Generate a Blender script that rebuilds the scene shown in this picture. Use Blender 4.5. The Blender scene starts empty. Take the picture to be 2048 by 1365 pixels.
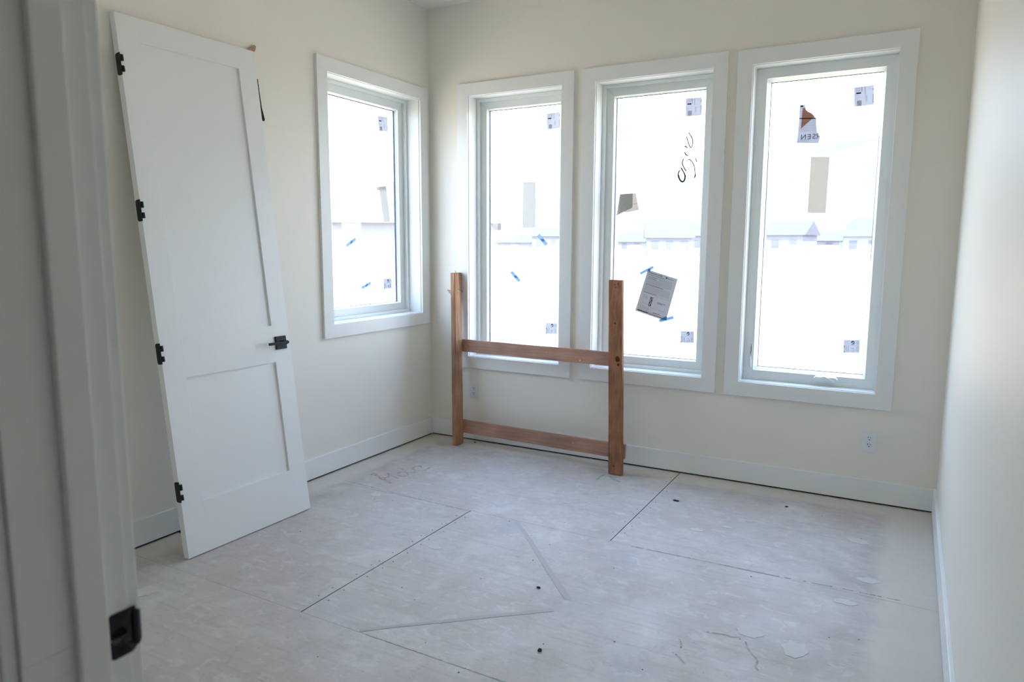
import bpy, bmesh, math, random
from mathutils import Vector, Matrix
sc = bpy.context.scene
COL = sc.collection
R = math.radians
rnd = random.Random(7)

# ------------------------------------------------------------------ camera
F_PX = 1423.8
CAM = Vector((3.1154, -4.3478, 1.4288))
YAW, PITCH, ROLL = R(-29.1147), R(-7.6461), R(0.2284)
_f = Vector((math.sin(YAW)*math.cos(PITCH), math.cos(YAW)*math.cos(PITCH), math.sin(PITCH)))
_r = Vector((math.cos(YAW), -math.sin(YAW), 0)); _u = _r.cross(_f)
_r2 = _r*math.cos(ROLL) + _u*math.sin(ROLL); _u2 = _u*math.cos(ROLL) - _r*math.sin(ROLL)
cd = bpy.data.cameras.new('camera'); cam = bpy.data.objects.new('camera', cd); COL.objects.link(cam)
cam.matrix_world = Matrix(((_r2.x,_u2.x,-_f.x,CAM.x),(_r2.y,_u2.y,-_f.y,CAM.y),(_r2.z,_u2.z,-_f.z,CAM.z),(0,0,0,1)))
cd.sensor_width = 36; cd.lens = F_PX*36/2048; cd.clip_start = .02; cd.clip_end = 5000
cd.dof.use_dof = True; cd.dof.focus_distance = 4.5; cd.dof.aperture_fstop = 5.0
sc.camera = cam

def at(u, v, axis, val):
    """point of the plane axis=val seen at pixel (u, v) of the 2048x1365 photograph"""
    d = _f + _r2*((u-1024)/F_PX) + _u2*((682.5-v)/F_PX)
    return CAM + d*((val-CAM[axis])/d[axis])

# ------------------------------------------------------------------ world, sun, exposure
SKY = 8.5
w = bpy.data.worlds.new('world'); sc.world = w; w.use_nodes = True
nt = w.node_tree; nt.nodes.clear()
wo = nt.nodes.new('ShaderNodeOutputWorld'); bg = nt.nodes.new('ShaderNodeBackground')
tc = nt.nodes.new('ShaderNodeTexCoord'); sx = nt.nodes.new('ShaderNodeSeparateXYZ'); rp = nt.nodes.new('ShaderNodeValToRGB')
nt.links.new(tc.outputs['Generated'], sx.inputs[0]); nt.links.new(sx.outputs['Z'], rp.inputs[0])
nt.links.new(rp.outputs[0], bg.inputs[0]); nt.links.new(bg.outputs[0], wo.inputs[0])
e = rp.color_ramp.elements
e[0].position = 0.0; e[0].color = (.77, .87, 1, 1)
e[1].position = 0.8; e[1].color = (.43, .61, 1, 1)
bg.inputs[1].default_value = SKY
sd = bpy.data.lights.new('sun', 'SUN'); sd.energy = 14.5; sd.angle = R(2); sd.color = (1, .93, .82)
so = bpy.data.objects.new('sun', sd); COL.objects.link(so)
so.rotation_euler = Vector((-.35, .55, -.9)).to_track_quat('-Z', 'Y').to_euler()
sc.view_settings.view_transform = 'Standard'; sc.view_settings.look = 'None'
sc.view_settings.gamma = 1; sc.view_settings.exposure = 0.08; sc.view_settings.use_curve_mapping = False
cy = sc.cycles
cy.use_denoising = True; cy.max_bounces = 16; cy.diffuse_bounces = 10; cy.glossy_bounces = 4
cy.transparent_max_bounces = 16; cy.caustics_reflective = False; cy.caustics_refractive = False
cy.sample_clamp_indirect = 12

# ------------------------------------------------------------------ dimensions (metres)
W, D, H = 3.319, 3.845, 3.082      # room: x 0..W, y -D..0
BB_H, BB_T, GAP = .133, .015, .010
GLASS = .155
WINS = {  # name: (side, casing outer u0,u1,z0,z1)
    1: ('L', -1.133, -.044, .8555, 2.532),
    2: ('B', .254, 1.149, .5425, 2.542),
    3: ('B', 1.215, 2.119, .5425, 2.5405),
    4: ('B', 2.174, 3.075, .5405, 2.534)}
CW = .0872

# ------------------------------------------------------------------ materials
MATS = {}
def mat(name, col, rough=.5, spec=.5, metal=0, noise=None, bump=None, trans=None, obj_space=True):
    """noise=(scale, amount) varies the colour a little, bump=(scale, strength, distance)"""
    if name in MATS: return MATS[name]
    m = bpy.data.materials.new(name); m.use_nodes = True; t = m.node_tree; b = t.nodes['Principled BSDF']
    b.inputs['Base Color'].default_value = (*col, 1); b.inputs['Roughness'].default_value = rough
    b.inputs['Specular IOR Level'].default_value = spec; b.inputs['Metallic'].default_value = metal
    co = t.nodes.new('ShaderNodeTexCoord')
    if noise:
        n = t.nodes.new('ShaderNodeTexNoise'); n.inputs['Scale'].default_value = noise[0]; n.inputs['Detail'].default_value = 4
        t.links.new(co.outputs['Object'], n.inputs['Vector'])
        mx = t.nodes.new('ShaderNodeMix'); mx.data_type = 'RGBA'
        a = noise[1]
        mx.inputs['A'].default_value = (*[max(0, c*(1-a)) for c in col], 1); mx.inputs['B'].default_value = (*[min(1, c*(1+a)) for c in col], 1)
        t.links.new(n.outputs['Fac'], mx.inputs['Factor']); t.links.new(mx.outputs['Result'], b.inputs['Base Color'])
    if bump:
        n2 = t.nodes.new('ShaderNodeTexNoise'); n2.inputs['Scale'].default_value = bump[0]; n2.inputs['Detail'].default_value = 3
        t.links.new(co.outputs['Object'], n2.inputs['Vector'])
        bp = t.nodes.new('ShaderNodeBump'); bp.inputs['Strength'].default_value = bump[1]; bp.inputs['Distance'].default_value = bump[2]
        t.links.new(n2.outputs['Fac'], bp.inputs['Height']); t.links.new(bp.outputs[0], b.inputs['Normal'])
    if trans is not None:      # thin paper or tape: part of the daylight passes through
        tr = t.nodes.new('ShaderNodeBsdfTranslucent'); tr.inputs[0].default_value = (*trans[1], 1)
        ms = t.nodes.new('ShaderNodeMixShader'); ms.inputs[0].default_value = trans[0]
        t.links.new(b.outputs[0], ms.inputs[1]); t.links.new(tr.outputs[0], ms.inputs[2])
        t.links.new(ms.outputs[0], t.nodes['Material Output'].inputs[0])
    MATS[name] = m
    return m

wall_m = mat('wall_paint', (.795, .772, .708), .5, .4, noise=(3, .012), bump=(260, .05, .002))
ceil_m = mat('ceiling_paint', (.80, .79, .75), .8, .2, noise=(3, .01), bump=(200, .06, .002))
trim_m = mat('trim_paint', (.785, .803, .80), .32, .5, noise=(4, .01))
door_m = mat('door_paint', (.785, .80, .80), .34, .5, noise=(4, .01), bump=(30, .02, .001))
vinyl_m = mat('window_vinyl', (.76, .80, .79), .3, .5, noise=(6, .01))
black_m = mat('black_metal', (.006, .0065, .008), .5, .3, noise=(40, .2))
nail_m = mat('nail_steel', (.08, .075, .07), .4, .5, .6, noise=(60, .3))
sill_m = mat('sill_plate_wood', (.03, .025, .02), .9, .1, noise=(30, .3))
spacer_m = mat('glass_spacer', (.03, .05, .09), .5, .3, noise=(20, .1))
plastic_m = mat('white_plastic', (.74, .76, .80), .28, .5, noise=(20, .01))
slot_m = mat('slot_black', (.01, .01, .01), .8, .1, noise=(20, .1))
ink_m = mat('black_ink', (.012, .012, .02), .7, .1, noise=(80, .3))
ink2_m = mat('grey_ink', (.36, .36, .40), .7, .1, noise=(80, .2), trans=(.20, (.55, .55, .6)))
paper_m = mat('label_paper', (.70, .71, .76), .6, .2, noise=(30, .02), trans=(.33, (.80, .82, .88)))
flyer_m = mat('flyer_paper', (.66, .68, .73), .6, .2, noise=(20, .03), trans=(.085, (.8, .82, .88)))
card_m = mat('tan_card', (.64, .60, .55), .8, .1, noise=(14, .04), trans=(.37, (.86, .82, .765)))
card2_m = mat('grey_card', (.62, .61, .58), .8, .1, noise=(14, .04), trans=(.36, (.85, .85, .83)))
fold_m = mat('folded_card_back', (.60, .59, .57), .8, .1, noise=(12, .04), trans=(.22, (.78, .78, .76)))
torn_m = mat('torn_label_paper', (.68, .69, .74), .6, .2, noise=(30, .04), trans=(.31, (.8, .82, .9)))
orange_m = mat('orange_print', (.62, .34, .25), .6, .2, noise=(60, .1), trans=(.30, (.85, .50, .38)))
tape_m = mat('pale_blue_tape', (.45, .68, .92), .4, .3, noise=(60, .1), trans=(.27, (.62, .84, 1)))
tapeb_m = mat('blue_tape_print', (.06, .24, .60), .4, .3, noise=(60, .1), trans=(.16, (.15, .45, .95)))
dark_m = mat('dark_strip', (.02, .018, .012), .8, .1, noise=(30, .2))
debris_m = mat('debris', (.06, .05, .045), .9, .1, noise=(60, .3))

def wood(name, c1, c2, axis='Z', specks=.0):
    if name in MATS: return MATS[name]
    m = bpy.data.materials.new(name); m.use_nodes = True; t = m.node_tree; b = t.nodes['Principled BSDF']
    b.inputs['Roughness'].default_value = .75; b.inputs['Specular IOR Level'].default_value = .2
    L = t.links.new; N = t.nodes.new
    co = N('ShaderNodeTexCoord'); mp = N('ShaderNodeMapping'); L(co.outputs['Object'], mp.inputs[0])
    s = {'Z': (60, 60, 2.2), 'X': (2.2, 60, 60)}[axis]; mp.inputs['Scale'].default_value = s
    n = N('ShaderNodeTexNoise'); n.inputs['Scale'].default_value = 1.0; n.inputs['Detail'].default_value = 6; n.inputs['Distortion'].default_value = .6
    L(mp.outputs[0], n.inputs['Vector'])
    cr = N('ShaderNodeValToRGB'); cr.color_ramp.elements[0].position = .3; cr.color_ramp.elements[1].position = .7
    cr.color_ramp.elements[0].color = (*c1, 1); cr.color_ramp.elements[1].color = (*c2, 1)
    L(n.outputs['Fac'], cr.inputs[0])
    # broad weathered tint
    n3 = N('ShaderNodeTexNoise'); n3.inputs['Scale'].default_value = 5; L(co.outputs['Object'], n3.inputs['Vector'])
    hs = N('ShaderNodeHueSaturation'); hs.inputs['Saturation'].default_value = 1
    mr = N('ShaderNodeMapRange'); mr.inputs['From Min'].default_value = .3; mr.inputs['From Max'].default_value = .7
    mr.inputs['To Min'].default_value = .75; mr.inputs['To Max'].default_value = 1.15
    L(n3.outputs['Fac'], mr.inputs[0]); L(mr.outputs[0], hs.inputs['Value']); L(cr.outputs[0], hs.inputs['Color'])
    # paint and plaster specks
    v = N('ShaderNodeTexNoise'); v.inputs['Scale'].default_value = 55; v.inputs['Detail'].default_value = 2
    L(co.outputs['Object'], v.inputs['Vector'])
    gt = N('ShaderNodeMapRange'); gt.inputs['From Min'].default_value = .76-specks; gt.inputs['From Max'].default_value = .79-specks
    L(v.outputs['Fac'], gt.inputs[0])
    mx = N('ShaderNodeMix'); mx.data_type = 'RGBA'; mx.inputs['B'].default_value = (.75, .70, .64, 1)
    L(gt.outputs[0], mx.inputs['Factor']); L(hs.outputs[0], mx.inputs['A']); L(mx.outputs['Result'], b.inputs['Base Color'])
    bp = N('ShaderNodeBump'); bp.inputs['Strength'].default_value = .35; bp.inputs['Distance'].default_value = .003
    L(n.outputs['Fac'], bp.inputs['Height']); L(bp.outputs[0], b.inputs['Normal'])
    MATS[name] = m; return m
post_m = wood('post_wood', (.26, .115, .058), (.40, .20, .115), 'Z', .0)
post2_m = wood('post_wood_light', (.27, .13, .07), (.44, .255, .15), 'Z', .0)
rail_m = wood('rail_wood', (.34, .19, .135), (.46, .275, .20), 'X', .02)
shim_m = wood('shim_wood', (.40, .22, .15), (.50, .30, .22), 'Z', -.1)
knot_m = mat('knot', (.09, .035, .018), .8, .1, noise=(80, .4))

def floor_mat():
    m = bpy.data.materials.new('painted_subfloor'); m.use_nodes = True; t = m.node_tree; b = t.nodes['Principled BSDF']
    L = t.links.new; N = t.nodes.new
    geo = N('ShaderNodeNewGeometry')
    def mapping(s, rot=0):
        mp = N('ShaderNodeMapping'); mp.inputs['Scale'].default_value = s; mp.inputs['Rotation'].default_value = (0, 0, rot)
        L(geo.outputs['Position'], mp.inputs[0]); return mp
    def noise(scale, detail=4, vec=None, dist=0, rough=.5):
        n = N('ShaderNodeTexNoise'); n.inputs['Scale'].default_value = scale; n.inputs['Detail'].default_value = detail
        n.inputs['Distortion'].default_value = dist; n.inputs['Roughness'].default_value = rough
        L(vec.outputs[0] if vec else geo.outputs['Position'], n.inputs['Vector']); return n.outputs['Fac']
    def rng(x, a, b_, c=0, d=1):
        r = N('ShaderNodeMapRange'); r.inputs['From Min'].default_value = a; r.inputs['From Max'].default_value = b_
        r.inputs['To Min'].default_value = c; r.inputs['To Max'].default_value = d; L(x, r.inputs[0]); return r.outputs[0]
    def mix(f, a, b_):
        x = N('ShaderNodeMix'); x.data_type = 'RGBA'
        if isinstance(f, float): x.inputs['Factor'].default_value = f
        else: L(f, x.inputs['Factor'])
        for k, c in (('A', a), ('B', b_)):
            if isinstance(c, tuple): x.inputs[k].default_value = (*c, 1)
            else: L(c, x.inputs[k])
        return x.outputs['Result']
    def math_(op, a, b_):
        x = N('ShaderNodeMath'); x.operation = op
        for i, c in enumerate((a, b_)):
            if isinstance(c, (int, float)): x.inputs[i].default_value = c
            else: L(c, x.inputs[i])
        return x.outputs[0]
    sep = N('ShaderNodeSeparateXYZ'); L(geo.outputs['Position'], sep.inputs[0])
    X, Y = sep.outputs['X'], sep.outputs['Y']
    # thin overspray of primer on tan plywood: pinkish-grey and grey clouds
    base = mix(rng(noise(1.6, 5, dist=.5), .38, .62), (.49, .44, .415), (.53, .51, .49))
    base = mix(rng(noise(5.5, 6, rough=.65), .5, .72, 0, .55), base, (.44, .405, .385))
    # grain streaks along x
    g = noise(1, 5, mapping((1.6, 42, 1)), .4, .6)
    base = mix(rng(g, .50, .70, 0, .5), base, (.40, .365, .34))
    # light blobs of joint compound
    bl = noise(8.5, 3, mapping((1, 1.35, 1), .3), .35, .45)
    base = mix(rng(bl, .60, .70, 0, .38), base, (.62, .605, .585))
    bl3 = noise(23, 4, mapping((1, 1.8, 1), .2), .8, .6)
    base = mix(rng(bl3, .60, .70, 0, .35), base, (.62, .61, .59))
    base = mix(rng(noise(31, 5, mapping((1, 2.4, 1), -.1), .5, .65), .56, .70, 0, .35), base, (.40, .375, .355))
    bl2 = noise(3.3, 2, None, .5)
    base = mix(rng(bl2, .60, .72, 0, .5), base, (.62, .61, .60))
    # a blue-grey chalky tint in places
    base = mix(rng(noise(2.7, 3), .58, .70, 0, .5), base, (.41, .435, .46))
    base = mix(rng(noise(9.5, 6, None, .8, .7), .50, .64, 0, .45), base, (.395, .37, .35))
    base = mix(rng(noise(12, 5, mapping((1, 1.5, 1), .5), .9, .6), .57, .64, 0, .5), base, (.60, .59, .575))
    # dark short scratches and flecks
    sc1 = noise(1, 2, mapping((14, 120, 1), .12), .2, .6)
    base = mix(math_('MULTIPLY', rng(sc1, .66, .72, 0, .6), rng(noise(2.2, 2), .45, .6)), base, (.16, .14, .13))
    sc2 = noise(95, 1)
    base = mix(rng(sc2, .76, .78, 0, .7), base, (.13, .11, .10))
    # cleaner border that had been masked along the walls, uneven edge
    wob = math_('MULTIPLY', math_('SUBTRACT', noise(7, 4), .5), .10)
    dr = math_('ADD', math_('SUBTRACT', W, X), wob)
    db = math_('ADD', math_('MULTIPLY', Y, -1), wob)
    dl = math_('ADD', X, wob)
    near = math_('MINIMUM', math_('MINIMUM', dr, math_('ADD', db, .07)), math_('ADD', dl, .06))
    base = mix(rng(near, .20, .27, .8, 0), base, (.60, .565, .50))
    # darker dirt line just inside that border
    ring = math_('MULTIPLY', rng(near, .22, .27, 0, 1), rng(near, .30, .50, 1, 0))
    base = mix(math_('MULTIPLY', ring, rng(noise(6, 4), .46, .66, 0, .6)), base, (.33, .31, .285))
    L(base, b.inputs['Base Color'])
    b.inputs['Specular IOR Level'].default_value = .4
    L(rng(noise(4, 4), .3, .7, .38, .62), b.inputs['Roughness'])
    bp = N('ShaderNodeBump'); bp.inputs['Strength'].default_value = .25; bp.inputs['Distance'].default_value = .002
    L(noise(60, 5), bp.inputs['Height']); L(bp.outputs[0], b.inputs['Normal'])
    return m
floor_m = floor_mat()

def tint_mat(name, col, lo, hi, fac, scale=20):
    """a worn mark that lets the floor show through"""
    m = bpy.data.materials.new(name); m.use_nodes = True; t = m.node_tree; b = t.nodes['Principled BSDF']
    b.inputs['Base Color'].default_value = (*col, 1); b.inputs['Roughness'].default_value = .6
    n = t.nodes.new('ShaderNodeTexNoise'); n.inputs['Scale'].default_value = scale; n.inputs['Detail'].default_value = 4
    g = t.nodes.new('ShaderNodeNewGeometry'); t.links.new(g.outputs['Position'], n.inputs['Vector'])
    r = t.nodes.new('ShaderNodeMapRange'); r.inputs['From Min'].default_value = lo; r.inputs['From Max'].default_value = hi
    r.inputs['To Max'].default_value = fac; t.links.new(n.outputs['Fac'], r.inputs[0])
    t.links.new(r.outputs[0], b.inputs['Alpha'])
    return m
red_m = tint_mat('red_spray', (.47, .335, .315), .36, .46, 1, 45)
streak_m = tint_mat('dust_free_streak', (.43, .405, .395), .2, .28, 1, 30)
blue_m = tint_mat('blue_smear', (.36, .42, .47), .42, .5, 1, 40)
crack_m = tint_mat('brown_crack', (.42, .355, .32), .38, .48, 1, 40)
seam_m = tint_mat('panel_seam_line', (.335, .35, .355), .42, .5, 1, 22)  # colour of the strips that stand for the panel seams
splat_m = tint_mat('compound_splat', (.565, .55, .535), .15, .2, 1, 30)

glass_m = bpy.data.materials.new('window_glass'); glass_m.use_nodes = True
t = glass_m.node_tree; t.nodes.clear()
o_ = t.nodes.new('ShaderNodeOutputMaterial'); ms = t.nodes.new('ShaderNodeMixShader')
tp = t.nodes.new('ShaderNodeBsdfTransparent'); gl = t.nodes.new('ShaderNodeBsdfGlossy'); lw = t.nodes.new('ShaderNodeLayerWeight'); pw = t.nodes.new('ShaderNodeMath'); fr = t.nodes.new('ShaderNodeMapRange')
tp.inputs[0].default_value = (.957, .977, .975, 1); gl.inputs['Roughness'].default_value = .02; lw.inputs['Blend'].default_value = .5
pw.operation = 'POWER'; pw.inputs[1].default_value = 5; fr.inputs['To Min'].default_value = .035; fr.inputs['To Max'].default_value = 1
t.links.new(lw.outputs['Facing'], pw.inputs[0]); t.links.new(pw.outputs[0], fr.inputs[0])
t.links.new(fr.outputs[0], ms.inputs[0]); t.links.new(tp.outputs[0], ms.inputs[1]); t.links.new(gl.outputs[0], ms.inputs[2]); t.links.new(ms.outputs[0], o_.inputs[0])

# ------------------------------------------------------------------ helpers
def link(name, me, m=None, parent=None, smooth=False):
    o = bpy.data.objects.new(name, me); COL.objects.link(o)
    if m is not None: me.materials.append(m)
    if parent is not None: o.parent = parent; o.matrix_parent_inverse = Matrix.Identity(4) if parent.get('local') else parent.matrix_world.inverted()
    if smooth:
        for p in me.polygons: p.use_smooth = True
    return o
def empty(name, loc=(0, 0, 0)):
    o = bpy.data.objects.new(name, None); COL.objects.link(o); o.location = loc; o.empty_display_size = .05
    bpy.context.view_layer.update()
    return o
def tag(o, label, cat, group=None):
    o['label'] = label; o['category'] = cat
    if group: o['group'] = group
    return o
def struct(o): o['kind'] = 'structure'; return o

class MB:
    """collects solid shapes into one mesh"""
    def __init__(self): self.bm = bmesh.new()
    def hexa(self, P, bevel=0):
        """8 points: bottom ring 0-3 (ccw), top ring 4-7"""
        vs = [self.bm.verts.new(p) for p in P]
        fs = [self.bm.faces.new([vs[i] for i in f]) for f in ((3,2,1,0),(4,5,6,7),(0,1,5,4),(1,2,6,5),(2,3,7,6),(3,0,4,7))]
        bmesh.ops.recalc_face_normals(self.bm, faces=fs)
        if bevel:
            es = list({e for f in fs for e in f.edges})
            bmesh.ops.bevel(self.bm, geom=es, offset=bevel, segments=2, affect='EDGES', profile=.6)
        return self
    def box(self, a, b, bevel=0, M=None):
        x0, y0, z0 = a; x1, y1, z1 = b
        P = [(x0,y0,z0),(x1,y0,z0),(x1,y1,z0),(x0,y1,z0),(x0,y0,z1),(x1,y0,z1),(x1,y1,z1),(x0,y1,z1)]
        if M: P = [M(*p) for p in P]
        return self.hexa(P, bevel)
    def prism(self, ring, ring2, bevel=0):
        n = len(ring); a = [self.bm.verts.new(p) for p in ring]; b = [self.bm.verts.new(p) for p in ring2]
        fs = [self.bm.faces.new(a[::-1]), self.bm.faces.new(b)]
        for i in range(n):
            j = (i+1) % n; fs.append(self.bm.faces.new((a[i], a[j], b[j], b[i])))
        bmesh.ops.recalc_face_normals(self.bm, faces=fs)
        return self
    def ribbon(self, pts, width, nrm, thick):
        """flat stroke through pts lying on a plane of normal nrm"""
        nrm = Vector(nrm).normalized(); pts = [Vector(p) for p in pts]
        for k in range(len(pts)-1):
            a, b = pts[k], pts[k+1]; d = (b-a)
            if d.length < 1e-6: continue
            wdt = width[k] if isinstance(width, (list, tuple)) else width
            s = d.cross(nrm).normalized()*wdt/2; d = d.normalized()*wdt*.35
            q = [a-d-s, a-d+s, b+d+s, b+d-s]
            off = thick + .00002*(k % 3)
            self.prism(q, [p+nrm*off for p in q])
        return self
    def tube(self, pts, r, n=8):
        pts = [Vector(p) for p in pts]; rings = []
        for i, p in enumerate(pts):
            d = (pts[min(i+1, len(pts)-1)] - pts[max(i-1, 0)]).normalized()
            a = d.cross(Vector((.3, .2, 1))).normalized(); b = d.cross(a)
            rr = r[i] if isinstance(r, (list, tuple)) else r
            rings.append([self.bm.verts.new(p + a*rr*math.cos(2*math.pi*k/n) + b*rr*math.sin(2*math.pi*k/n)) for k in range(n)])
        fs = []
        for i in range(len(rings)-1):
            for k in range(n):
                fs.append(self.bm.faces.new((rings[i][k], rings[i][(k+1) % n], rings[i+1][(k+1) % n], rings[i+1][k])))
        fs.append(self.bm.faces.new(rings[0][::-1])); fs.append(self.bm.faces.new(rings[-1]))
        bmesh.ops.recalc_face_normals(self.bm, faces=fs)
        return self
    def build(self, name, m, parent=None, smooth=False, label=None):
        me = bpy.data.meshes.new(name); self.bm.to_mesh(me); self.bm.free()
        o = link(name, me, m, parent, smooth)
        if label: o['label'] = label
        return o

def center_origin(o, base=True):
    """put a single-mesh thing's origin at its own base"""
    me = o.data; xs = [v.co for v in me.vertices]
    c = Vector((sum(v.x for v in xs)/len(xs), sum(v.y for v in xs)/len(xs), min(v.z for v in xs)))
    me.transform(Matrix.Translation(-c)); o.location = c
    bpy.context.view_layer.update()

# ------------------------------------------------------------------ floor
fl = struct(MB().box((-.02, -D-1.7, -.06), (W+.02, .0, -.0206)).build('floor', sill_m))
G_ = .0020
panels = []
def panel(x0, x1, y0, y1, g=G_):
    if x1-x0 < .02: return
    m = MB().box((x0+g, y0+.0003, -.020), (x1-g, y1-.0003, 0), .0003)
    o = m.build('subfloor_panel', floor_m, fl)
    o.data.materials.append(sill_m)          # raw dark edges of the sheet
    for p in o.data.polygons:
        if p.normal.z < .5: p.material_index = 1
rows = [(-1.215, 0, [1.924]), (-2.455, -1.215, [1.118]), (-3.66, -2.455, []), (-D-1.7, -3.66, [1.3])]
for y0, y1, js in rows:
    xs = [0] + js + [W]
    for a, b in zip(xs[:-1], xs[1:]): panel(a, b, y0, y1)
# nail heads along the joints, too small and many to pick apart
nm = MB(); r8 = random.Random(3)
def nail_dot(x, y, r=.0032):
    ring = [(x+r*math.cos(k*math.pi/3), y+r*math.sin(k*math.pi/3), .0002) for k in range(6)]
    nm.prism(ring, [(a, b, .0007) for a, b, c in ring])
for yy in [-1.32+-.1*k for k in range(11)]:
    for s in (-1, 1): nail_dot(1.118+s*(.022+r8.random()*.012), yy+r8.uniform(-.03, .03))
for yy in [-.12-.12*k for k in range(9)]:
    for s in (-1, 1): nail_dot(1.924+s*(.02+r8.random()*.012), yy+r8.uniform(-.03, .03))
for k in range(34):
    nail_dot(r8.uniform(.5, 3.1), r8.uniform(-3.0, -.3), r8.uniform(.002, .004))
no = nm.build('nail_heads', debris_m, fl); no['kind'] = 'stuff'

UPV = (0, 0, 1)
def fpts(l, z=.0008): return [at(u, v, 2, z) for u, v in l]
# dust-free streaks, panel seams drawn as added flat strips, spray writing, smears on the floor
MB().ribbon(fpts([(1033, 1043), (1058, 1078), (1085, 1122), (1112, 1163), (1135, 1197)]), [.022, .024, .026, .03], UPV, .0001).build('dust_free_streak', streak_m, fl)
MB().ribbon(fpts([(722, 1262), (800, 1252), (900, 1242), (1000, 1231), (1103, 1221)]), [.018, .02, .022, .022], UPV, .0001).build('dust_free_streak', streak_m, fl)
MB().ribbon(fpts([(690, 962), (780, 984), (941, 1024)]), .004, UPV, .0001).build('seam_strip', seam_m, fl)
MB().ribbon(fpts([(1262, 1093), (1400, 1121), (1540, 1150), (1680, 1177), (1800, 1202)]), .006, UPV, .0001).build('seam_strip', seam_m, fl)
MB().ribbon([(1.45, -2.455, .0008), (1.75, -2.455, .0008), (2.15, -2.455, .0008)], .0035, UPV, .0001).build('seam_strip', seam_m, fl)
def c8(l): return [(720+x/8.53, 890+y/8.53) for x, y in l]
wr = MB()
for st, wd in (([(260,505),(330,545),(420,590),(520,650)], .022), ([(200,515),(230,490),(285,500)], .014), ([(335,575),(430,570),(490,545),(505,515),(480,492)], .014),
               ([(500,540),(545,525),(600,550),(640,575)], .012), ([(640,495),(690,465),(760,465),(812,490),(818,520),(770,540),(670,535),(635,510)], .012),
               ([(640,400),(720,415),(790,435)], .008), ([(850,480),(930,470),(985,470)], .010), ([(895,405),(940,375),(1040,362),(1035,390)], .014), ([(890,410),(930,435),(1020,442),(1110,436),(1200,388)], .012)):
    wr.ribbon(fpts(c8(st)), wd, UPV, .0001)
wr.build('spray_writing', red_m, fl, label='faint red sprayed lettering')
MB().ribbon(fpts([(1193, 960), (1202, 953), (1209, 950)]), .02, UPV, .0001).ribbon(fpts([(1219, 953), (1229, 960), (1238, 964)]), .018, UPV, .0001).build('blue_smear', blue_m, fl)
def c29(l): return [(1080+x/2.935, 900+y/2.935) for x, y in l]
MB().ribbon(fpts(c29([(980,1070),(1060,1080),(1130,1100),(1170,1100),(1175,1115)])), .006, UPV, .0001).build('surface_crack', crack_m, fl)
MB().ribbon(fpts(c29([(1208,1130),(1215,1160),(1245,1200),(1280,1240),(1262,1275),(1280,1295)])), .006, UPV, .0001).build('surface_crack', crack_m, fl)
MB().ribbon(fpts(c29([(818,1110),(832,1150),(826,1162)])), .006, UPV, .0001).ribbon(fpts(c29([(780,1190),(820,1220),(845,1250)])), .006, UPV, .0001).build('surface_crack', crack_m, fl)
def splat(u, v, rx, ry, seed):
    c = at(u, v, 2, .0005); q = random.Random(seed); n = 18; ring = []
    for k in range(n):
        a = 2*math.pi*k/n; s = q.uniform(.75, 1.12)
        ring.append((c.x+rx*s*math.cos(a), c.y+ry*s*math.sin(a), .0005))
    MB().prism(ring, [(x, y, .0011) for x, y, z in ring]).build('compound_splat', splat_m, fl)
for a in ((292, 1183, .045, .05, 1), (556, 992, .03, .03, 2), (752, 990, .035, .03, 3), (1716, 1083, .05, .035, 4), (1736, 1162, .045, .03, 5), (1500, 1265, .05, .04, 6), (1392, 1060, .04, .02, 7), (1455, 1055, .03, .015, 8), (1590, 1300, .05, .06, 9), (1690, 1205, .05, .025, 10), (1240, 1028, .03, .02, 11), (870, 1095, .035, .025, 12)):
    splat(*a)

# ------------------------------------------------------------------ room shell
def on_back(u, t_, z): return Vector((u, t_, z))
def on_left(u, t_, z): return Vector((-t_, u, z))
TH = .17
def wall_with_holes(name, M, u0, u1, zt, holes, th=TH):
    """wall slab in u,z with rectangular holes"""
    us = sorted({u0, u1, *[h[0] for h in holes], *[h[1] for h in holes]}); mb = MB()
    for a, b in zip(us[:-1], us[1:]):
        mid = (a+b)/2; hs = [h for h in holes if h[0] < mid < h[1]]
        z = .013
        for h in sorted(hs, key=lambda h: h[2]):
            mb.box((a, 0, z), (b, th, h[2]), M=M); z = h[3]
        mb.box((a, 0, z), (b, th, zt), M=M)
    bmesh.ops.remove_doubles(mb.bm, verts=mb.bm.verts, dist=1e-5)
    inner = [f for f in mb.bm.faces]
    # drop the doubled faces between neighbouring blocks
    seen = {}
    for f in inner:
        k = tuple(sorted(v.index for v in f.verts)) if False else tuple(sorted(round(c, 4) for v in f.verts for c in v.co))
        seen.setdefault(k, []).append(f)
    return struct(mb.build(name, wall_m))
OPEN = {}
for n, (s, a, b, c, d) in WINS.items(): OPEN[n] = (a+CW, b-CW, c+CW, d-CW)
def hole(n): a, b, c, d = OPEN[n]; return (a-.016, b+.016, c-.016, d+.016)
wb = wall_with_holes('wall_back', on_back, 0, W, H, [hole(2), hole(3), hole(4)])
wl = wall_with_holes('wall_left', on_left, -D, 0, H, [hole(1)])
# closing pieces of the outer corner are part of the back wall
MB().box((-TH, 0, -.06), (0, TH, H)).build('corner_post', wall_m, wb)
wr_ = struct(MB().box((W, -D-.13, .013), (W+.12, TH, H)).build('wall_right', wall_m))
struct(MB().box((-TH, -D-1.72, H), (W+.12, TH, H+.1)).build('ceiling', ceil_m))
# dark framing plate behind the raised drywall and trim
MB().box((0, .006, -.02), (W, TH, .013)).build('sill_plate', sill_m, wb)
MB().box((-TH, -D, -.02), (-.006, 0, .013)).build('sill_plate', sill_m, wl)
MB().box((W+.006, -D, -.02), (W+.12, 0, .013)).build('sill_plate', sill_m, wr_)

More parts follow.
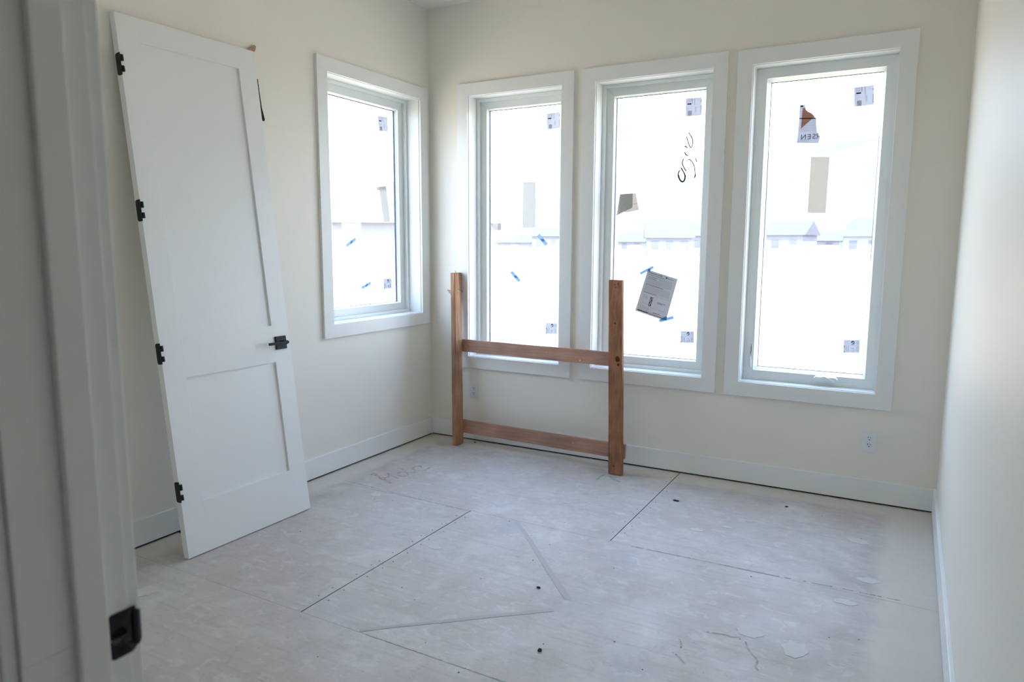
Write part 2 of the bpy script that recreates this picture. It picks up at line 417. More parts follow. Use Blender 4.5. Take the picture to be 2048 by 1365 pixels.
# ------------------------------------------------------------------ baseboards
def baseboard(name, M, u0, u1, s=1):
    return struct(MB().box((u0, -BB_T, GAP), (u1, 0, BB_H), .0022, M=M).build(name, trim_m))
baseboard('baseboard_back', on_back, 0, W)
baseboard('baseboard_left', on_left, -D, -BB_T)
struct(MB().box((W-BB_T, -D, .004), (W, -BB_T, BB_H), .0022).build('baseboard_right', trim_m))

# ------------------------------------------------------------------ entry wall with door frame, hall behind the camera
YF0, YF1 = -D, -D-.131      # room side and hall side
DX0, DX1, DZ = 2.297, 3.207, 2.46
wf = MB()
wf.box((0, YF1, .013), (DX0-.02, YF0, H)).box((DX1+.02, YF1, .013), (W, YF0, H)).box((DX0-.02, YF1, DZ+.02), (DX1+.02, YF0, H))
struct(wf.build('wall_front', wall_m))
hall_y = -D-1.7
struct(MB().box((-.12, hall_y-.1, 0), (W+.12, hall_y, H)).build('wall_hall', wall_m))
struct(MB().box((-.12, hall_y, 0), (0, -D, H)).build('wall_hall_left', wall_m))
struct(MB().box((W, hall_y, 0), (W+.12, YF1, H)).build('wall_hall_right', wall_m))

hl = bpy.data.lights.new('hall_lamp', 'POINT'); hl.energy = 1.0; hl.shadow_soft_size = .15; hl.color = (1, .95, .9)
hlo = bpy.data.objects.new('hall_lamp', hl); COL.objects.link(hlo); hlo.location = (1.1, -5.2, 2.7)
door1 = struct(empty('door_1', (DX0, YF0, 0)))
PZ0, PZ1, PY0, PY1 = .924, .982, -3.882, -3.846       # strike plate
hz0, hz1, hy0, hy1 = .938, .966, -3.879, -3.857      # latch pocket
jb = MB()
jb.box((DX0-.02, YF1, 0), (DX0, YF0-.008, hz0), .0015).box((DX0-.02, YF1, hz1), (DX0, YF0-.008, DZ), .0015)
jb.box((DX0-.02, YF1, hz0), (DX0, hy0, hz1)).box((DX0-.02, hy1, hz0), (DX0, YF0-.008, hz1)).box((DX0-.02, hy0, hz0), (DX0-.016, hy1, hz1))
jb.build('jamb', trim_m, door1)
MB().box((DX1, YF1, 0), (DX1+.02, YF0-.008, DZ), .0015).build('jamb', trim_m, door1)
MB().box((DX0-.02, YF1, DZ), (DX1+.02, YF0-.008, DZ+.02), .0015).build('jamb', trim_m, door1)
MB().box((DX0, -3.920, 0), (DX0+.011, -3.884, DZ), .0025).build('door_stop', trim_m, door1)
MB().box((DX1-.011, -3.920, 0), (DX1, -3.884, DZ), .0025).build('door_stop', trim_m, door1)
MB().box((DX0+.011, -3.920, DZ-.011), (DX1-.011, -3.884, DZ), .0025).build('door_stop', trim_m, door1)
for y0, y1 in ((YF0-.008, YF0+.010), (YF1-.017, YF1)):
    MB().box((DX0-.095, y0, 0), (DX0-.006, y1, DZ+.1), .003).build('casing_board', trim_m, door1)
    MB().box((DX1+.006, y0, 0), (DX1+.095, y1, DZ+.1), .003).build('casing_board', trim_m, door1)
    MB().box((DX0-.006, y0, DZ+.006), (DX1+.006, y1, DZ+.1), .003).build('casing_board', trim_m, door1)
# strike plate with rounded corners, a round latch hole and a lip curving round the jamb edge
bmp = bmesh.new()
def plate_ring(r, cy_, cz_, k, n=24):
    a = 2*math.pi*k/n; return (cy_+r*math.cos(a), cz_+r*math.sin(a))
NP = 24; cy0, cz0 = (hy0+hy1)/2, (hz0+hz1)/2
def outer(k):
    a = 2*math.pi*k/NP; c, s = math.cos(a), math.sin(a)
    y1_, y0_, zh = PY1-cy0+.004, cy0-PY0, (PZ1-PZ0)/2
    sc_ = min((y1_ if c > 0 else y0_)/max(abs(c), 1e-6), zh/max(abs(s), 1e-6))
    y, z = cy0+c*sc_, (PZ0+PZ1)/2+s*sc_
    return y, z
def lip_x(y):
    d = y-(-3.856); return 0 if d < 0 else -d*d*28
XP = DX0+.0006
layers = []
for off in (0, .0016):
    inn = [bmp.verts.new((XP+off, *plate_ring(.0105, cy0, cz0, k))) for k in range(NP)]
    out = []
    for k in range(NP):
        y, z = outer(k); out.append(bmp.verts.new((XP+off+lip_x(y), y, z)))
    layers.append((inn, out))
for k in range(NP):
    j = (k+1) % NP
    (i0, o0), (i1, o1) = layers
    bmp.faces.new((i0[k], i0[j], o0[j], o0[k])); bmp.faces.new((i1[k], o1[k], o1[j], i1[j]))
    bmp.faces.new((i0[k], i1[k], i1[j], i0[j])); bmp.faces.new((o0[k], o0[j], o1[j], o1[k]))
# lip
lp = [(-3.843, 0), (-3.838, -.003), (-3.8345, -.008)]
zi0, zi1 = PZ0+.006, PZ1-.006
prev = None
for y, dx in [(PY1-.002, -.001)] + lp:
    z0, z1 = zi0+(.0 if y < -3.84 else .004), zi1-(.0 if y < -3.84 else .004)
    cur = [bmp.verts.new((XP+.0017+dx, y, z0)), bmp.verts.new((XP+.0017+dx, y, z1)), bmp.verts.new((XP+.0002+dx, y, z1)), bmp.verts.new((XP+.0002+dx, y, z0))]
    if prev:
        for k in range(4): bmp.faces.new((prev[k], prev[(k+1) % 4], cur[(k+1) % 4], cur[k]))
    else: bmp.faces.new(cur)
    prev = cur
bmp.faces.new(prev[::-1])
bmesh.ops.recalc_face_normals(bmp, faces=bmp.faces)
me = bpy.data.meshes.new('strike_plate'); bmp.to_mesh(me); bmp.free()
MB().box((DX0-.012, hy0, cz0-.003), (DX0-.0006, hy1, hz1)).build('latch_hole_shade', slot_m, door1)  # black block fills the upper latch hole, standing in for the shade inside
sp = link('strike_plate', me, black_m, door1); sp['label'] = 'black latch strike plate'
for zz in (PZ0+.0075, PZ1-.0075):
    r = .0034; ring = [(XP+.0017, cy0+.004+r*math.cos(k*math.pi/5), zz+r*math.sin(k*math.pi/5)) for k in range(10)]
    MB().prism(ring, [(x+.0006, y, z) for x, y, z in ring]).build('screw_head', black_m, sp)

# ------------------------------------------------------------------ windows
def ring_part(mb, M, O, i0, i1, t0, t1, bevel=0):
    """rectangular ring between inset i0 and i1 of opening O, depth t0..t1, four mitred pieces"""
    a, b, c, d = O
    o = [(a+i0, c+i0), (b-i0, c+i0), (b-i0, d-i0), (a+i0, d-i0)]; i = [(a+i1, c+i1), (b-i1, c+i1), (b-i1, d-i1), (a+i1, d-i1)]
    for k in range(4):
        j = (k+1) % 4
        ring = [M(o[k][0], t0, o[k][1]), M(o[j][0], t0, o[j][1]), M(i[j][0], t0, i[j][1]), M(i[k][0], t0, i[k][1])]
        ring2 = [M(o[k][0], t1, o[k][1]), M(o[j][0], t1, o[j][1]), M(i[j][0], t1, i[j][1]), M(i[k][0], t1, i[k][1])]
        mb.hexa(ring+ring2, bevel)
    return mb
def slope_ring(mb, M, O, i0, i1, t0, t1):
    """bead whose face slopes from inset i0 at depth t0 back to inset i1 at depth t1"""
    a, b, c, d = O
    def rc(i, t_): return [M(a+i, t_, c+i), M(b-i, t_, c+i), M(b-i, t_, d-i), M(a+i, t_, d-i)]
    A, B, C = rc(i0, t0), rc(i1, t1), rc(i0, t1+.001)
    for k in range(4):
        j = (k+1) % 4
        q = [mb.bm.verts.new(p) for p in (A[k], A[j], B[j], B[k])]; f = [mb.bm.faces.new(q)]
        q2 = [mb.bm.verts.new(p) for p in (C[k], C[j], B[j], B[k])]; f.append(mb.bm.faces.new(q2[::-1]))
    return mb
def window(n):
    side, a, b, c, d = WINS[n]; M = on_back if side == 'B' else on_left; O = OPEN[n]
    w_ = struct(empty(f'window_{n}', M((a+b)/2, 0, c)))
    # flat casing boards with mitred corners (reveal of 4 mm to the return)
    oi = (O[0]-.004, O[1]+.004, O[2]-.004, O[3]+.004)
    P = [(a, c), (b, c), (b, d), (a, d)]; Q = [(oi[0], oi[2]), (oi[1], oi[2]), (oi[1], oi[3]), (oi[0], oi[3])]
    for k in range(4):
        j = (k+1) % 4
        g = [(P[k], .0), (P[j], 0), (Q[j], 0), (Q[k], 0)]
        MB().hexa([M(p[0], -.018, p[1]) for p, _ in g] + [M(p[0], 0, p[1]) for p, _ in g], .0006).build('casing_board', trim_m, w_)
    mb = MB(); ring_part(mb, M, (O[0]-.016, O[1]+.016, O[2]-.016, O[3]+.016), 0, .016, -.002, .104); mb.build('window_return', trim_m, w_)
    fr_ = MB()
    if n != 4:
        ring_part(fr_, M, O, 0, .020, .098, .172, .002); fo = fr_.build('window_frame', vinyl_m, w_)
        s_ = MB(); ring_part(s_, M, O, .019, .070, .126, .168, .002); s_.build('sash', vinyl_m, w_)
        bd = MB(); slope_ring(bd, M, O, .0695, .077, .136, .1525); bd.build('glazing_bead', vinyl_m, w_)
        gi = .077
    else:
        ring_part(fr_, M, O, 0, .022, .094, .172, .002); fo = fr_.build('window_frame', vinyl_m, w_)
        s_ = MB(); ring_part(s_, M, O, .0205, .058, .0955, .168, .002); s_.build('sash', vinyl_m, w_)
        bd = MB(); slope_ring(bd, M, O, .0575, .072, .112, .1525); bd.build('glazing_bead', vinyl_m, w_)
        gi = .072
    sp_ = MB(); ring_part(sp_, M, O, gi-.004, gi+.0022, .1575, .166); sp_.build('glass_spacer', spacer_m, w_)
    MB().box((O[0]+gi-.006, .153, O[2]+gi-.006), (O[1]-gi+.006, .157, O[3]-gi+.006), M=M).build('glass_pane', glass_m, w_)
    # portal helps the renderer find the daylight through this opening; it emits nothing of its own
    pl = bpy.data.lights.new('window_portal', 'AREA'); pl.shape = 'RECTANGLE'; pl.size = O[1]-O[0]-.1; pl.size_y = O[3]-O[2]-.1
    pl.cycles.is_portal = True
    po = bpy.data.objects.new('window_portal', pl); COL.objects.link(po)
    po.location = M((O[0]+O[1])/2, .18, (O[2]+O[3])/2)
    inward = Vector((0, -1, 0)) if side == 'B' else Vector((1, 0, 0))
    po.rotation_euler = inward.to_track_quat('-Z', 'Y').to_euler()
    return w_
win = {n: window(n) for n in WINS}
# casement hardware of the right-hand window
w4 = win[4]
z0 = .648; x0, x1 = 2.662, 2.794
ck = MB()
prof = [(x0, z0), (x1, z0), (x1, z0+.024), (x1-.012, z0+.036), (x0+.012, z0+.036), (x0, z0+.026)]
ck.prism([(x, .096, z) for x, z in prof], [(x+(.003 if x < 2.7 else -.003), .070, z+.003 if z < z0+.01 else z-.004) for x, z in prof])
cko = ck.build('crank_cover', vinyl_m, w4)
MB().tube([(x0+.02, .070, z0+.022), (x0+.06, .064, z0+.034), (x0+.085, .064, z0+.024), (x1-.018, .066, z0+.010)], [.004, .005, .0045, .006], 8).build('crank_handle', vinyl_m, cko, True)
MB().box((2.296, .088, .70), (2.312, .0955, .846), .002).build('lock_plate', vinyl_m, w4)
MB().prism([(2.3015, .0875, .772), (2.3055, .0875, .800), (2.3045, .0875, .846), (2.3025, .0875, .820)], [(2.3015, .0865, .772), (2.3055, .0865, .800), (2.3045, .0865, .846), (2.3025, .0865, .820)]).build('lock_slot', slot_m, w4)
MB().tube([(2.303, .087, .770), (2.305, .078, .735), (2.307, .072, .705)], [.003, .004, .005], 8).build('lock_lever', vinyl_m, w4, True)
# handwriting in black marker on the glass of window 3
hw = MB()
S = [[(208,960),(185,980),(172,1040),(185,1100),(205,1150),(235,1185),(265,1195),(295,1175),(312,1140),(318,1080),(310,1040),(285,990),(255,940),(238,903)],
     [(280,720),(262,770),(260,820),(280,870),(310,925),(340,968)], [(385,725),(420,730),(460,770),(495,830),(515,890),(525,980),(530,1060),(517,1105)],
     [(305,455),(330,450),(360,480)], [(308,580),(325,610),(350,635),(372,648)], [(350,250),(365,310),(390,380),(410,440),(435,478),(462,455),(480,380),(480,320),(450,250),(415,195),(393,160)], [(540,710),(550,745),(565,775)], [(735, 262), (748, 272)], [(742, 312), (752, 324)]]
WD = [.0034, .0028, .0018, .0024, .0026, .0018, .0018, .004, .004]
for st, wd in zip(S, WD): hw.ribbon([at(1340+x/10.5, 250+y/10.5, 1, .1525) for x, y in st], wd*1.3+.0040, (0, -1, 0), .0004)
hw.build('marker_writing', ink_m, win[3], label='thin black marker scrawl')
MB().ribbon([at(744, 628, 2, .944), at(748, 629, 2, .944)], .012, (0, 0, 1), .004).build('latch_stub', black_m, win[1])

# ------------------------------------------------------------------ labels, papers and tape on the glass
class Sheet:
    """flat piece lying on the room face of a pane, drawn in its own u,v (0..1) frame"""
    def __init__(self, side, TL, TR, BR, BL, depth=.1526):
        ax, val = (1, depth) if side == 'B' else (0, -depth)
        self.c = [at(u, v, ax, val) for u, v in (TL, TR, BR, BL)]
        self.n = Vector((0, -1, 0)) if side == 'B' else Vector((1, 0, 0))
    def p(self, u, v, h=0):
        a, b, c, d = self.c
        return (a*(1-u)+b*u)*(1-v) + (d*(1-u)+c*u)*v + self.n*h
    def quad(self, mb, u0, v0, u1, v1, h0=.0004, h1=.0006):
        r = [(u0, v0), (u1, v0), (u1, v1), (u0, v1)]
        mb.prism([self.p(u, v, h0) for u, v in r], [self.p(u, v, h1) for u, v in r]); return mb
    def poly(self, mb, pts, h0=.0004, h1=.0006):
        mb.prism([self.p(u, v, h0) for u, v in pts], [self.p(u, v, h1) for u, v in pts]); return mb
    def base(self, name, m, parent=None, h=.0004):
        return self.quad(MB(), 0, 0, 1, 1, 0, h).build(name, m, parent)

def text_mesh(s, P, ux, uy, size, n, m, name, parent, bold=.0):
    """flat text: lower-left at P, reading along ux, up along uy"""
    cu = bpy.data.curves.new('t', 'FONT'); cu.body = s; cu.size = size; cu.offset = bold; cu.resolution_u = 3
    cu.space_character = 1.3 if s == 'SEN' else 1.0; tmp = bpy.data.objects.new('t', cu); COL.objects.link(tmp)
    me = bpy.data.meshes.new_from_object(tmp.evaluated_get(bpy.context.evaluated_depsgraph_get()))
    bpy.data.objects.remove(tmp); bpy.data.curves.remove(cu)
    ux, uy, n = Vector(ux).normalized(), Vector(uy).normalized(), Vector(n)
    M = Matrix(((ux.x, uy.x, n.x, P[0]), (ux.y, uy.y, n.y, P[1]), (ux.z, uy.z, n.z, P[2]), (0, 0, 0, 1)))
    me.transform(M); me.name = name
    return link(name, me, m, parent)

def rate_label(side, TL, TR, BR, BL, label):
    s = Sheet(side, TL, TR, BR, BL); r = empty('rating_label', s.p(.5, 1)); tag(r, label, 'label', 'rating labels at the top of the panes')
    s.base('paper', paper_m, r)
    k = MB(); s.quad(k, .11, .29, .36, .36); s.quad(k, .955, .15, .99, .25)
    for i in range(7): s.quad(k, .945+(.01 if i % 2 else 0), .46+i*.062, .985, .50+i*.062)
    k.build('black_printing', ink_m, r)
    g = MB(); s.quad(g, .38, .02, .42, .27)
    for i in range(9): s.quad(g, .15+i*.027, .70, .165+i*.027+(.006 if i % 3 else 0), .95)
    s.quad(g, .15, .965, .38, .985)
    for i in range(4):
        s.quad(g, .10, .05+i*.055, .18, .065+i*.055); s.quad(g, .20, .05+i*.055, .33, .065+i*.055)
    s.quad(g, .55, .04, .575, .40); s.quad(g, .60, .50, .615, .80); s.quad(g, .645, .48, .66, .78); s.quad(g, .80, .05, .81, .2)
    s.quad(g, .10, .45, .36, .455); s.quad(g, .10, .56, .36, .565)
    g.build('grey_printing', ink2_m, r)
    return r
rate_label('L', (755,231.5),(774.5,234.5),(775.5,263.5),(757.5,262), 'white rating label near the top of the left wall window pane')
rate_label('B', (1093,227.5),(1119.5,224),(1120,256.5),(1094,259.5), 'white rating label at top right of the narrow-looking corner window on the back wall')
rate_label('B', (1371.5,197),(1404,194.5),(1403,231),(1371,233), 'white rating label above the black handwriting on the middle back window')
rate_label('B', (1708,175),(1748,170),(1747.5,209.5),(1708,214), 'white rating label at top right of the casement window with the crank')

def small_label(side, TL, TR, BR, BL, label):
    s = Sheet(side, TL, TR, BR, BL); r = empty('certification_label', s.p(.5, 1)); tag(r, label, 'label', 'certification labels at the bottom of the panes')
    s.base('paper', paper_m, r)
    k = MB(); s.quad(k, 0.01, .44, .06, .56); s.quad(k, 0.01, .87, .06, .99)
    # round emblem with a dark band and pointer
    n = 20
    for i in range(n):
        a0, a1 = 2*math.pi*i/n, 2*math.pi*(i+1)/n
        f = lambda a, r_: (.57+r_*math.cos(a)*1.0, .23+r_*math.sin(a)*1.25)
        s.poly(k, [f(a0, .125), f(a1, .125), f(a1, .108), f(a0, .108)])
    s.poly(k, [(.46, .14), (.62, .09), (.66, .12), (.50, .23)]); s.quad(k, .60, .26, .65, .32); s.poly(k, [(.50, .36), (.64, .16), (.67, .19), (.52, .38)])
    k.build('black_printing', ink_m, r)
    g = MB(); q = random.Random(int(TL[0])); s.quad(g, .015, .56, .055, .87)
    s.quad(g, .10, .43, .97, .445)
    for x in (.13, .17, .26, .30): s.quad(g, x, .50, x+.018, .92)
    for i in range(26): 
        x, y = q.uniform(.44, .68), q.uniform(.58, .90); s.quad(g, x, y, x+.03, y+.035)
    for x in (.78, .83, .88, .93): s.quad(g, x, .06+q.random()*.06, x+.016, .36); s.quad(g, x, .5+q.random()*.05, x+.016, .9)
    s.quad(g, .14, .10, .36, .12); s.quad(g, .14, .30, .36, .32)
    g.build('grey_printing', ink2_m, r)
    return r
small_label('L', (767,558),(783,557),(783,577),(767.5,579), 'small certification label near the bottom of the left wall window pane')
small_label('B', (1091.5,646.5),(1114.5,646.5),(1113.8,668.5),(1091.5,668), 'small certification label just above the wooden rail on the corner window')
small_label('B', (1361.3,662.5),(1388,663),(1387.8,686.5),(1361,686), 'small certification label below the taped flyer on the middle back window')
small_label('B', (1687.5,680),(1720,680.5),(1719,706.5),(1687,706), 'small certification label above the crank of the casement window')

# taped flyer
s = Sheet('B', (1295.6,539.5),(1355.6,558.5),(1331.8,642.8),(1270.3,621.8), .1505)
fy = empty('printed_flyer', s.p(.5, 1)); tag(fy, 'grey letter-size printed flyer taped crookedly to the middle back window', 'flyer')
s.base('paper', flyer_m, fy)
ux = s.p(1, .5)-s.p(0, .5); uy = s.p(.5, 0)-s.p(.5, 1); nn = s.n
text_mesh('Homeowner Guide', s.p(.075, .062, .0008), ux, uy, .0115, nn, ink_m, 'heading', fy, .0002)
text_mesh('for Andersen Windows and Doors', s.p(.075, .100, .0008), ux, uy, .0078, nn, ink_m, 'heading', fy, .0001)
text_mesh('Andersen', s.p(.72, .070, .0008), ux, uy, .0095, nn, ink_m, 'logo_text', fy, .0001)
k = MB(); s.poly(k, [(.625, .072), (.635, .040), (.675, .040), (.675, .072)]); s.poly(k, [(.685, .042), (.70, .042), (.715, .070), (.70, .070)])
s.quad(k, .06, .955, .93, .966); s.quad(k, .06, .945, .40, .962)
for u0, v0, u1 in ((.085, .133, .40), (.085, .168, .37), (.075, .315, .66), (.08, .505, .50), (.60, .648, .86), (.60, .672, .75), (.55, .905, .76)):
    x = u0
    while x < u1: 
        e_ = min(x+rnd.uniform(.03, .06), u1); s.quad(k, x, v0, e_, v0+.010); x = e_+.010
k.build('bold_printing', ink_m, fy)
# crossed door and window diagrams
k = MB()
for (u0, v0, u1, v1) in ((.345, .58, .425, .68), (.345, .69, .425, .79)):
    for a in ((u0, v0, u1, v0+.012), (u0, v1-.012, u1, v1), (u0, v0, u0+.016, v1), (u1-.016, v0, u1, v1)): s.quad(k, *a)
    s.poly(k, [(u0, v0), (u0+.02, v0), (u1, v1), (u1-.02, v1)])
k.build('diagram', ink_m, fy)
g = MB()
def lines(u0, u1, v0, v1, st):
    v = v0
    while v < v1:
        x = u0
        while x < u1:
            e_ = min(x+rnd.uniform(.03, .09), u1); s.quad(g, x, v, e_, v+.0055); x = e_+.012
        v += st
lines(.07, .88, .19, .30, .0165); lines(.45, .88, .12, .17, .0165); lines(.07, .90, .34, .49, .0165); lines(.09, .40, .845, .905, .018); lines(.07, .92, .92, .945, .013); lines(.10, .25, .57, .62, .02)
s.quad(g, .06, .815, .93, .819); s.quad(g, .50, .53, .93, .534); s.quad(g, .12, .62, .26, .625); s.quad(g, .12, .62, .125, .72); s.quad(g, .12, .76, .34, .766)
g.build('body_text', ink2_m, fy)

def tape(side, TL, TR, BR, BL, label, mark=True, core=None, depth=.1526):
    s = Sheet(side, TL, TR, BR, BL, depth); r = empty('tape_strip', s.p(.5, 1)); tag(r, label, 'tape', 'strips of blue tape on the window panes')
    s.base('tape_film', tape_m, r, .0002)
    e_ = MB(); s.quad(e_, 0, 0, 1, .10); s.quad(e_, 0, .90, 1, 1); s.quad(e_, 0, .42, 1, .50)
    if core is None: core = [(.36, .9), (.45, .25), (.60, .10), (.72, .35), (.60, .55), (.62, .92), (.5, .75)]
    if mark: s.poly(e_, core, .0004, .0008)
    e_.build('tape_print', tapeb_m, r)
tape('L', (692,489),(710,475.5),(712.3,481),(694.5,494.5), 'upper blue tape strip on the left wall window pane')
tape('L', (723,573.5),(741,563.5),(742.3,569),(724,579.5), 'lower blue tape strip on the left wall window pane')
tape('B', (1079,468),(1095.5,487.5),(1091,492.5),(1074.5,472.5), 'blue tape strip below the grey card on the corner window')
tape('B', (1025,542),(1041.5,560.5),(1037,565.5),(1020,545.5), 'lower blue tape strip alone on the corner window pane')
tape('B', (1279.2,545.5),(1305.7,531.5),(1308,536.8),(1281.8,549.8), 'blue tape strip holding the top left corner of the flyer', True, [(.58, 1.3), (.58, .5), (.66, .35), (.80, .75), (.72, 1.05), (.66, 1.5)], .1495)
tape('B', (1317,640),(1346,632),(1347.8,638),(1319.5,645.5), 'blue tape strip holding the bottom right corner of the flyer', True, [(.02, .1), (.35, -.25), (.58, -.45), (.52, .9), (.3, .5)], .1495)

# rectangular cards and the torn notice
def card(name, side, quad_, m, label, cat='card'):
    s = Sheet(side, *quad_); o = s.base(name, m); tag(o, label, cat); center_origin(o); return s, o
card('paper_strip', 'B', ((1046.3,364.5),(1071.5,363.5),(1070.5,455.5),(1045.3,455.5)), card2_m, 'upright pale grey card strip in the middle of the corner window', 'card')
s, o = card('paper_strip', 'B', ((1622.3,314),(1659,314.3),(1651,426),(1615.3,426)), card_m, 'upright tan card strip below the torn notice on the casement window', 'card')
# peeling strip on the left wall window: hangs from a curl at its top
def strip_mesh(rows_):
    mb = MB(); prev = None
    for a, b in rows_:
        cur = (Vector(a), Vector(b))
        if prev:
            n_ = (prev[1]-prev[0]).cross(cur[0]-prev[0]).normalized()*.0005
            mb.hexa([prev[0], prev[1], cur[1], cur[0], prev[0]+n_, prev[1]+n_, cur[1]+n_, cur[0]+n_])
        prev = cur
    return mb
def L_(u, v, d): return at(u, v, 0, -d)
rows_ = []
base_l, base_r = L_(768, 445, .146), L_(780, 443.5, .146)
top_l, top_r = L_(757.8, 377, .137), L_(772.5, 375.5, .137)
for k in range(7): f = k/6; rows_.append((base_l.lerp(top_l, f), base_r.lerp(top_r, f)))
up = (top_l-base_l).normalized(); out = Vector((1, 0, 0))
for k in range(1, 12):
    a = k/11*math.pi*1.45; rr = .0105
    off = -out*rr*(1-math.cos(a)) + up*rr*math.sin(a)
    rows_.append((top_l+off, top_r+off))
ps = strip_mesh(rows_).build('paper_strip', card2_m); tag(ps, 'cream card strip curling over at its top on the left wall window', 'card'); center_origin(ps)
# folded card on the middle window
def c15(x, y, d=.152): return at(1210+x/15.17, 360+y/15.17, 1, d)
fc = empty('folded_card', c15(600, 1000)); tag(fc, 'grey card folded back on itself, stuck to the middle back window', 'card')
bk = [(455,445),(640,425),(925,405),(955,520),(985,700),(1028,900),(870,945),(740,965),(600,980),(420,900)]
MB().prism([c15(x, y, .1526) for x, y in bk], [c15(x, y, .1521) for x, y in bk]).build('back_leaf', card_m, fc)
fr1 = [(455,445),(840,410),(835,840),(345,1080),(375,1000)]
dep = {0: .151, 1: .146, 2: .138, 3: .130, 4: .138}
MB().prism([c15(x, y, dep[i]) for i, (x, y) in enumerate(fr1)], [c15(x, y, dep[i]-.0006) for i, (x, y) in enumerate(fr1)]).build('folded_flap', fold_m, fc)
MB().ribbon([c15(870, 745, .1518), c15(985, 710, .1518)], .0028, (0, -1, 0), .0003).build('brown_line', orange_m, fc)
# torn notice with mirrored letters (printed to be read from outside)
tn_d = .1530
def T(u, v, d=tn_d): return at(u, v, 1, d)
tn = empty('torn_notice', T(1615, 287)); tag(tn, 'torn notice with orange wedge and mirrored letters on the casement window', 'notice')
edge = [(1599.3,209.8),(1610.8,209.5),(1611.3,218.5),(1616,223),(1624,227),(1629,232.5),(1632.3,238),(1632.8,247),(1634.5,265),(1637.5,268.5),(1640,275),(1638.3,281),(1637.5,287),(1593,286.5),(1596,263),(1598,238)]
MB().prism([T(u, v) for u, v in edge], [T(u, v, tn_d-.0004) for u, v in edge]).build('paper', torn_m, tn)
og = [(1605.5,215.5),(1610.9,215.5),(1612,220),(1616,223.5),(1624,227.5),(1629.3,233),(1625,237),(1602,257.5)]
MB().prism([T(u, v, tn_d-.0005) for u, v in og], [T(u, v, tn_d-.0007) for u, v in og]).build('orange_wedge', orange_m, tn)
k = MB(); k.ribbon([T(1599.3, 237.3, tn_d-.0009), T(1632, 237, tn_d-.0009)], .0052, (0, -1, 0), .0003)
k.ribbon([T(1602.5, 212.8, tn_d-.0009), T(1605.5, 212.6, tn_d-.0009)], .008, (0, -1, 0), .0003); k.build('black_printing', ink_m, tn)
g = MB()
for v in (224, 227.5, 231, 234, 241, 244.5, 248, 251.5, 255, 258.5, 262):
    u0, u1 = (1601, 1622) if v < 237 else (1600 + (v-240)*.0, 1632)
    g.ribbon([T(u0, v, tn_d-.0009), T(u1, v, tn_d-.0009)], .0012, (0, -1, 0), .0002)
for v in (280.5, 283.3): g.ribbon([T(1595, v, tn_d-.0009), T(1618, v, tn_d-.0009)], .0016, (0, -1, 0), .0002)
g.build('grey_printing', ink2_m, tn)
gray_ink = mat('letter_grey', (.20, .22, .25), .7, .1, noise=(60, .1), trans=(.05, (.3, .3, .35)))
# letters run towards -x: R clipped by the tear, S, E, N
tl = text_mesh('SEN', T(1631.3, 277.6, tn_d-.0010), (-1, 0, 0), (0, 0, 1), .040, (0, -1, 0), gray_ink, 'lettering', tn, .0006)
rk = MB(); 
for st in ([(1639, 267.5), (1634.6, 267.6), (1633.2, 270), (1635, 272.4), (1639, 272.5)], [(1636.4, 272.5), (1633, 277.4)]):
    rk.ribbon([T(u, v, tn_d-.0010) for u, v in st], .0042, (0, -1, 0), .0003)
rk.build('lettering', gray_ink, tn)

# ------------------------------------------------------------------ loose door leaning on the left wall
DB = Vector((.331, -2.3676, .0045)); e1 = Vector((.02118, .99978, 0)).normalized()
n0 = Vector((-e1.y, e1.x, 0)); tl_ = R(7.0)
d1 = (Vector((0, 0, 1))*math.cos(tl_) + n0*math.sin(tl_)).normalized(); N1 = e1.cross(d1).normalized()
dr = empty('door', DB); tag(dr, 'white two-panel interior door taken off its frame, leaning on the left wall', 'door')
def DL(x, y, z): return DB + e1*x + N1*y + d1*z      # x across, y out of the face, z up the door
DW_, DH_, DT_ = .741, 2.440, .035
ux0, ux1 = .107, .632; lo0, lo1, up0, up1 = .240, .820, 1.012, 2.330; RC = .011
mb = MB()
for a, b in (((0, -DT_, 0), (ux0, 0, DH_)), ((ux1, -DT_, 0), (DW_, 0, DH_))): MB().box(a, b, M=DL, bevel=.0008).build('stile', door_m, dr)
def dbox(name, a, b, bev=.0): return MB().box(a, b, bev, M=DL).build(name, door_m, dr)
dbox('rail', (ux0, -DT_, 0), (ux1, 0, lo0)); dbox('rail', (ux0, -DT_, lo1), (ux1, 0, up0)); dbox('rail', (ux0, -DT_, up1), (ux1, 0, DH_))
dbox('door_panel', (ux0, -DT_+RC, lo0), (ux1, -RC, lo1)); dbox('door_panel', (ux0, -DT_+RC, up0), (ux1, -RC, up1))
# hinges: leaf let into the near edge, knuckles standing off the face corner
for hz in (2.218, 1.584, .9445, .3105):
    hg = MB(); hh = .0475; pts = [(-.002, .0005), (-.002, -.022)]
    prof = [(.004, -hh), (-.018, -hh)]
    for k in range(5): a = R(-90 - 18*k - 9); prof.append((-.018+.011*math.cos(a), -hh+.011+.011*math.sin(a)))
    prof += [(-.029, -hh+.013), (-.029, hh-.013)]
    for k in range(5): a = R(180 - 18*k - 9); prof.append((-.018+.011*math.cos(a), hh-.011+.011*math.sin(a)))
    prof += [(-.018, hh), (.004, hh)]
    hg.prism([DL(-.0004, y, hz+z) for y, z in prof], [DL(-.0026, y, hz+z) for y, z in prof])
    ho = hg.build('hinge', black_m, dr, label='black butt hinge leaf')
    for a, b in ((.010, .036), (-.036, -.012)):
        MB().tube([DL(.0016, .0085, hz+a), DL(.0016, .0085, hz+b)], .0078, 12).build('hinge_knuckle', black_m, ho, True)
        MB().box((-.002, .0, hz+a), (.0016, .0085, hz+b), M=DL).build('hinge_wrap', black_m, ho)
